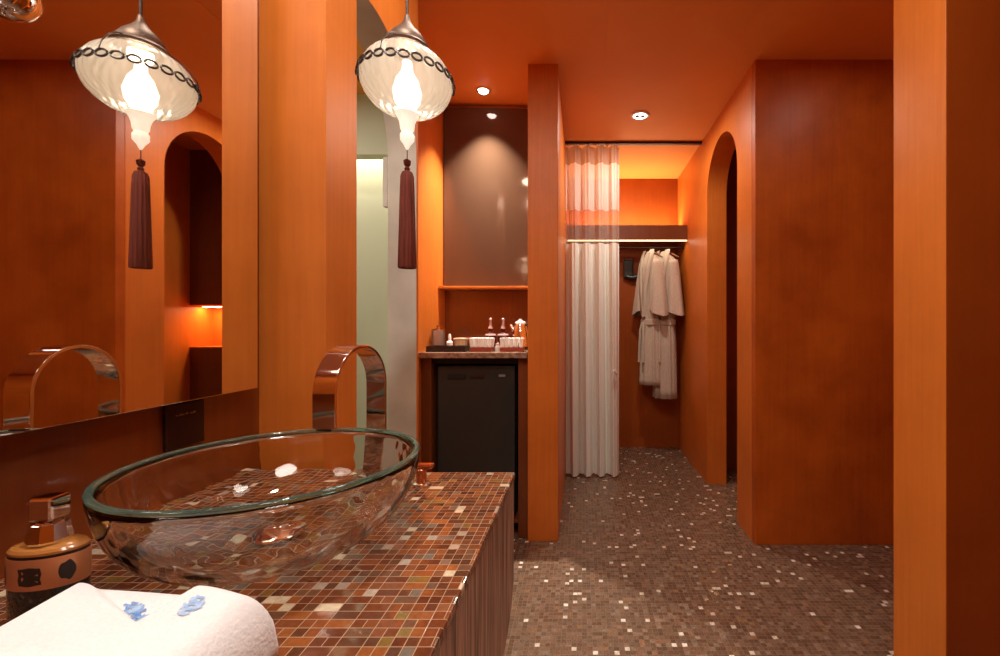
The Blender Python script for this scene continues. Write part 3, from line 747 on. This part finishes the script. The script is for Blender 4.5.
def robe(label, loc, rz, sh, hem, seed):
    """a robe on its hanger: shoulders, body with folds, two hanging sleeves, lapels and a belt"""
    t = thing('bathrobe', label, 'bathrobe', loc, 'bathrobes hanging in the closet', rz)
    rnd = random.Random(seed); ph = rnd.random()*6
    L_ = hem   # length from collar to hem
    lv = [(0.0, 0.055, 0.035), (-0.03, 0.09, 0.045), (-0.07, 0.155, 0.060), (-0.12, 0.180, 0.070), (-0.25, 0.165, 0.080), (-0.45, 0.150, 0.078), (-0.60, 0.135, 0.066), (-0.66, 0.135, 0.066), (-0.80, 0.150, 0.078), (-1.0, 0.160, 0.085), (-L_, 0.168, 0.090)]
    bm = B(); rings = []; SEG = 72
    dense = []
    for (a, b_) in zip(lv[:-1], lv[1:]):
        for q in range(4):
            s = q/4; dense.append(tuple(a[k]*(1-s)+b_[k]*s for k in range(3)))
    dense.append(lv[-1])
    for z, rx, ry in dense:
        ring = []
        fold = min(1, max(0, (-z-0.08)/0.35))*0.30
        for i in range(SEG):
            a = 2*PI*i/SEG
            k = 1 + fold*(0.6*math.sin(9*a+ph+z*1.5) + 0.4*math.sin(15*a+2*ph))*(0.5+0.5*abs(math.sin(a)))
            ca, sa = math.cos(a), math.sin(a)
            ring.append(bm.verts.new((rx*sh*ca*(1+0.3*(k-1)), ry*sa*k, z)))
        rings.append(ring)
    for A, D in zip(rings[:-1], rings[1:]):
        for i in range(SEG): bm.faces.new((A[i], A[(i+1) % SEG], D[(i+1) % SEG], D[i]))
    bm.faces.new(rings[0]); bm.faces.new(rings[-1][::-1])
    obj('body', bm, M['robe'], t, smooth='all')
    for s in (-1, 1):
        bm = B(); rings = []
        for j in range(15):
            q = j/14; cx_ = s*sh*(0.140 + 0.052*q**0.6); cz = -0.085 - 0.46*q; rx = 0.036 + 0.046*q; ry = 0.048 + 0.026*q
            ring = []
            for i in range(32):
                a = 2*PI*i/32; k = 1 + 0.10*q*math.sin(5*a+ph+s)
                ring.append(bm.verts.new((cx_ + rx*k*math.cos(a), ry*k*math.sin(a) - 0.012*q, cz + s*0.10*rx*math.cos(a)*(1-q) - s*0.03*q*math.cos(a))))
            rings.append(ring)
        for A, D in zip(rings[:-1], rings[1:]):
            for i in range(32): bm.faces.new((A[i], A[(i+1) % 32], D[(i+1) % 32], D[i]))
        bm.faces.new(rings[0]); 
        obj('sleeve', bm, M['robe'], t, smooth='all')
    bm = B(); rings = []
    for i in range(60):
        a = 2*PI*i/60; rings.append([(0.140*sh*math.cos(a)*rr, 0.073*math.sin(a)*rr, z) for rr, z in ((1.05, -0.655), (1.11, -0.65), (1.11, -0.605), (1.05, -0.60))])
    vs = [[bm.verts.new(p) for p in r] for r in rings]
    for i in range(60):
        A, D = vs[i], vs[(i+1) % 60]
        for k in range(4): bm.faces.new((A[k], A[(k+1) % 4], D[(k+1) % 4], D[k]))
    belt = obj('belt', bm, M['robe'], t, smooth=True)
    for s in (-1, 1):
        bm = B(); tube(bm, [(0.01*s, -0.088, -0.63), (0.022*s, -0.100, -0.70), (0.028*s, -0.105, -0.86), (0.03*s, -0.11, -0.98)], 0.011, 8)
        obj('belt_end', bm, M['robe'], belt, smooth=True)
    for s in (-1, 1):
        bm = B()
        pts = [(0.050*s, -0.030, 0.012), (0.058*s, -0.052, -0.05), (0.050*s, -0.074, -0.15), (0.030*s, -0.090, -0.32), (0.004*s, -0.088, -0.58)]
        L2 = []; 
        for p in pts: L2.append([bm.verts.new((p[0]+dx*s, p[1]+dy, p[2])) for dx, dy in ((-0.02, 0.0), (-0.018, -0.010), (0.018, -0.004), (0.022, 0.010))])
        for A, D in zip(L2[:-1], L2[1:]):
            for k in range(3): bm.faces.new((A[k], A[k+1], D[k+1], D[k]))
        obj('lapel', bm, M['robe_trim'], t, smooth='all')
    return t
def hanger(label, loc, rz):
    t = thing('coat_hanger', label, 'hanger', loc, 'hangers on the closet rail', rz)
    bm = B(); pts = [(0.010*math.cos(a), 0, 0.0 + 0.010*math.sin(a)) for a in [(-0.3 + i*0.35) for i in range(11)]]
    pts = [(0.0, 0, -0.05), (0, 0, -0.028), (0.004, 0, -0.018)] + [(0.0145*math.cos(-1.2 + i*0.38), 0, -0.003 + 0.0145*math.sin(-1.2 + i*0.38)) for i in range(12)]
    tube(bm, pts, 0.0028, 8); obj('hook', bm, M['dark_metal'], t, smooth=True)
    bm = B(); tube(bm, [(-0.155, 0, -0.105), (-0.08, 0, -0.065), (0, 0, -0.050), (0.08, 0, -0.065), (0.155, 0, -0.105)], [0.007, 0.009, 0.011, 0.009, 0.007], 10)
    obj('shoulder_bar', bm, M['veneer_dark'], t, smooth=True)
hanger('dark hanger holding the robe nearer the curtain', (0.615, 3.93, 1.85), -1.05)
robe('pale bathrobe hanging behind and left of the other robe', (0.615, 3.93, 1.812), -1.05, 0.66, 1.18, 3)
hanger('dark hanger holding the robe against the arched wall', (0.742, 3.93, 1.85), -0.88)
robe('pale belted bathrobe hanging nearer the arched wall', (0.742, 3.93, 1.812), -0.88, 0.64, 1.30, 8)
t = thing('wall_device', 'small black device hanging on the closet wall beside the curtain', 'device', (0.44, 4.179, 1.70))
boxo('wall_plate', M['grey_mark'], t, (-0.035, 0.035, -0.012, 0, -0.03, 0.09), bevel=0.004)
boxo('body', M['black_satin'], t, (-0.05, 0.04, -0.06, -0.0125, -0.10, 0.07), bevel=0.012)
bm = B(); tube(bm, [(-0.02, -0.05, -0.085), (0.03, -0.055, -0.10), (0.08, -0.05, -0.085)], [0.018, 0.022, 0.026], 12)
obj('handle', bm, M['black_satin'], t, smooth=True)
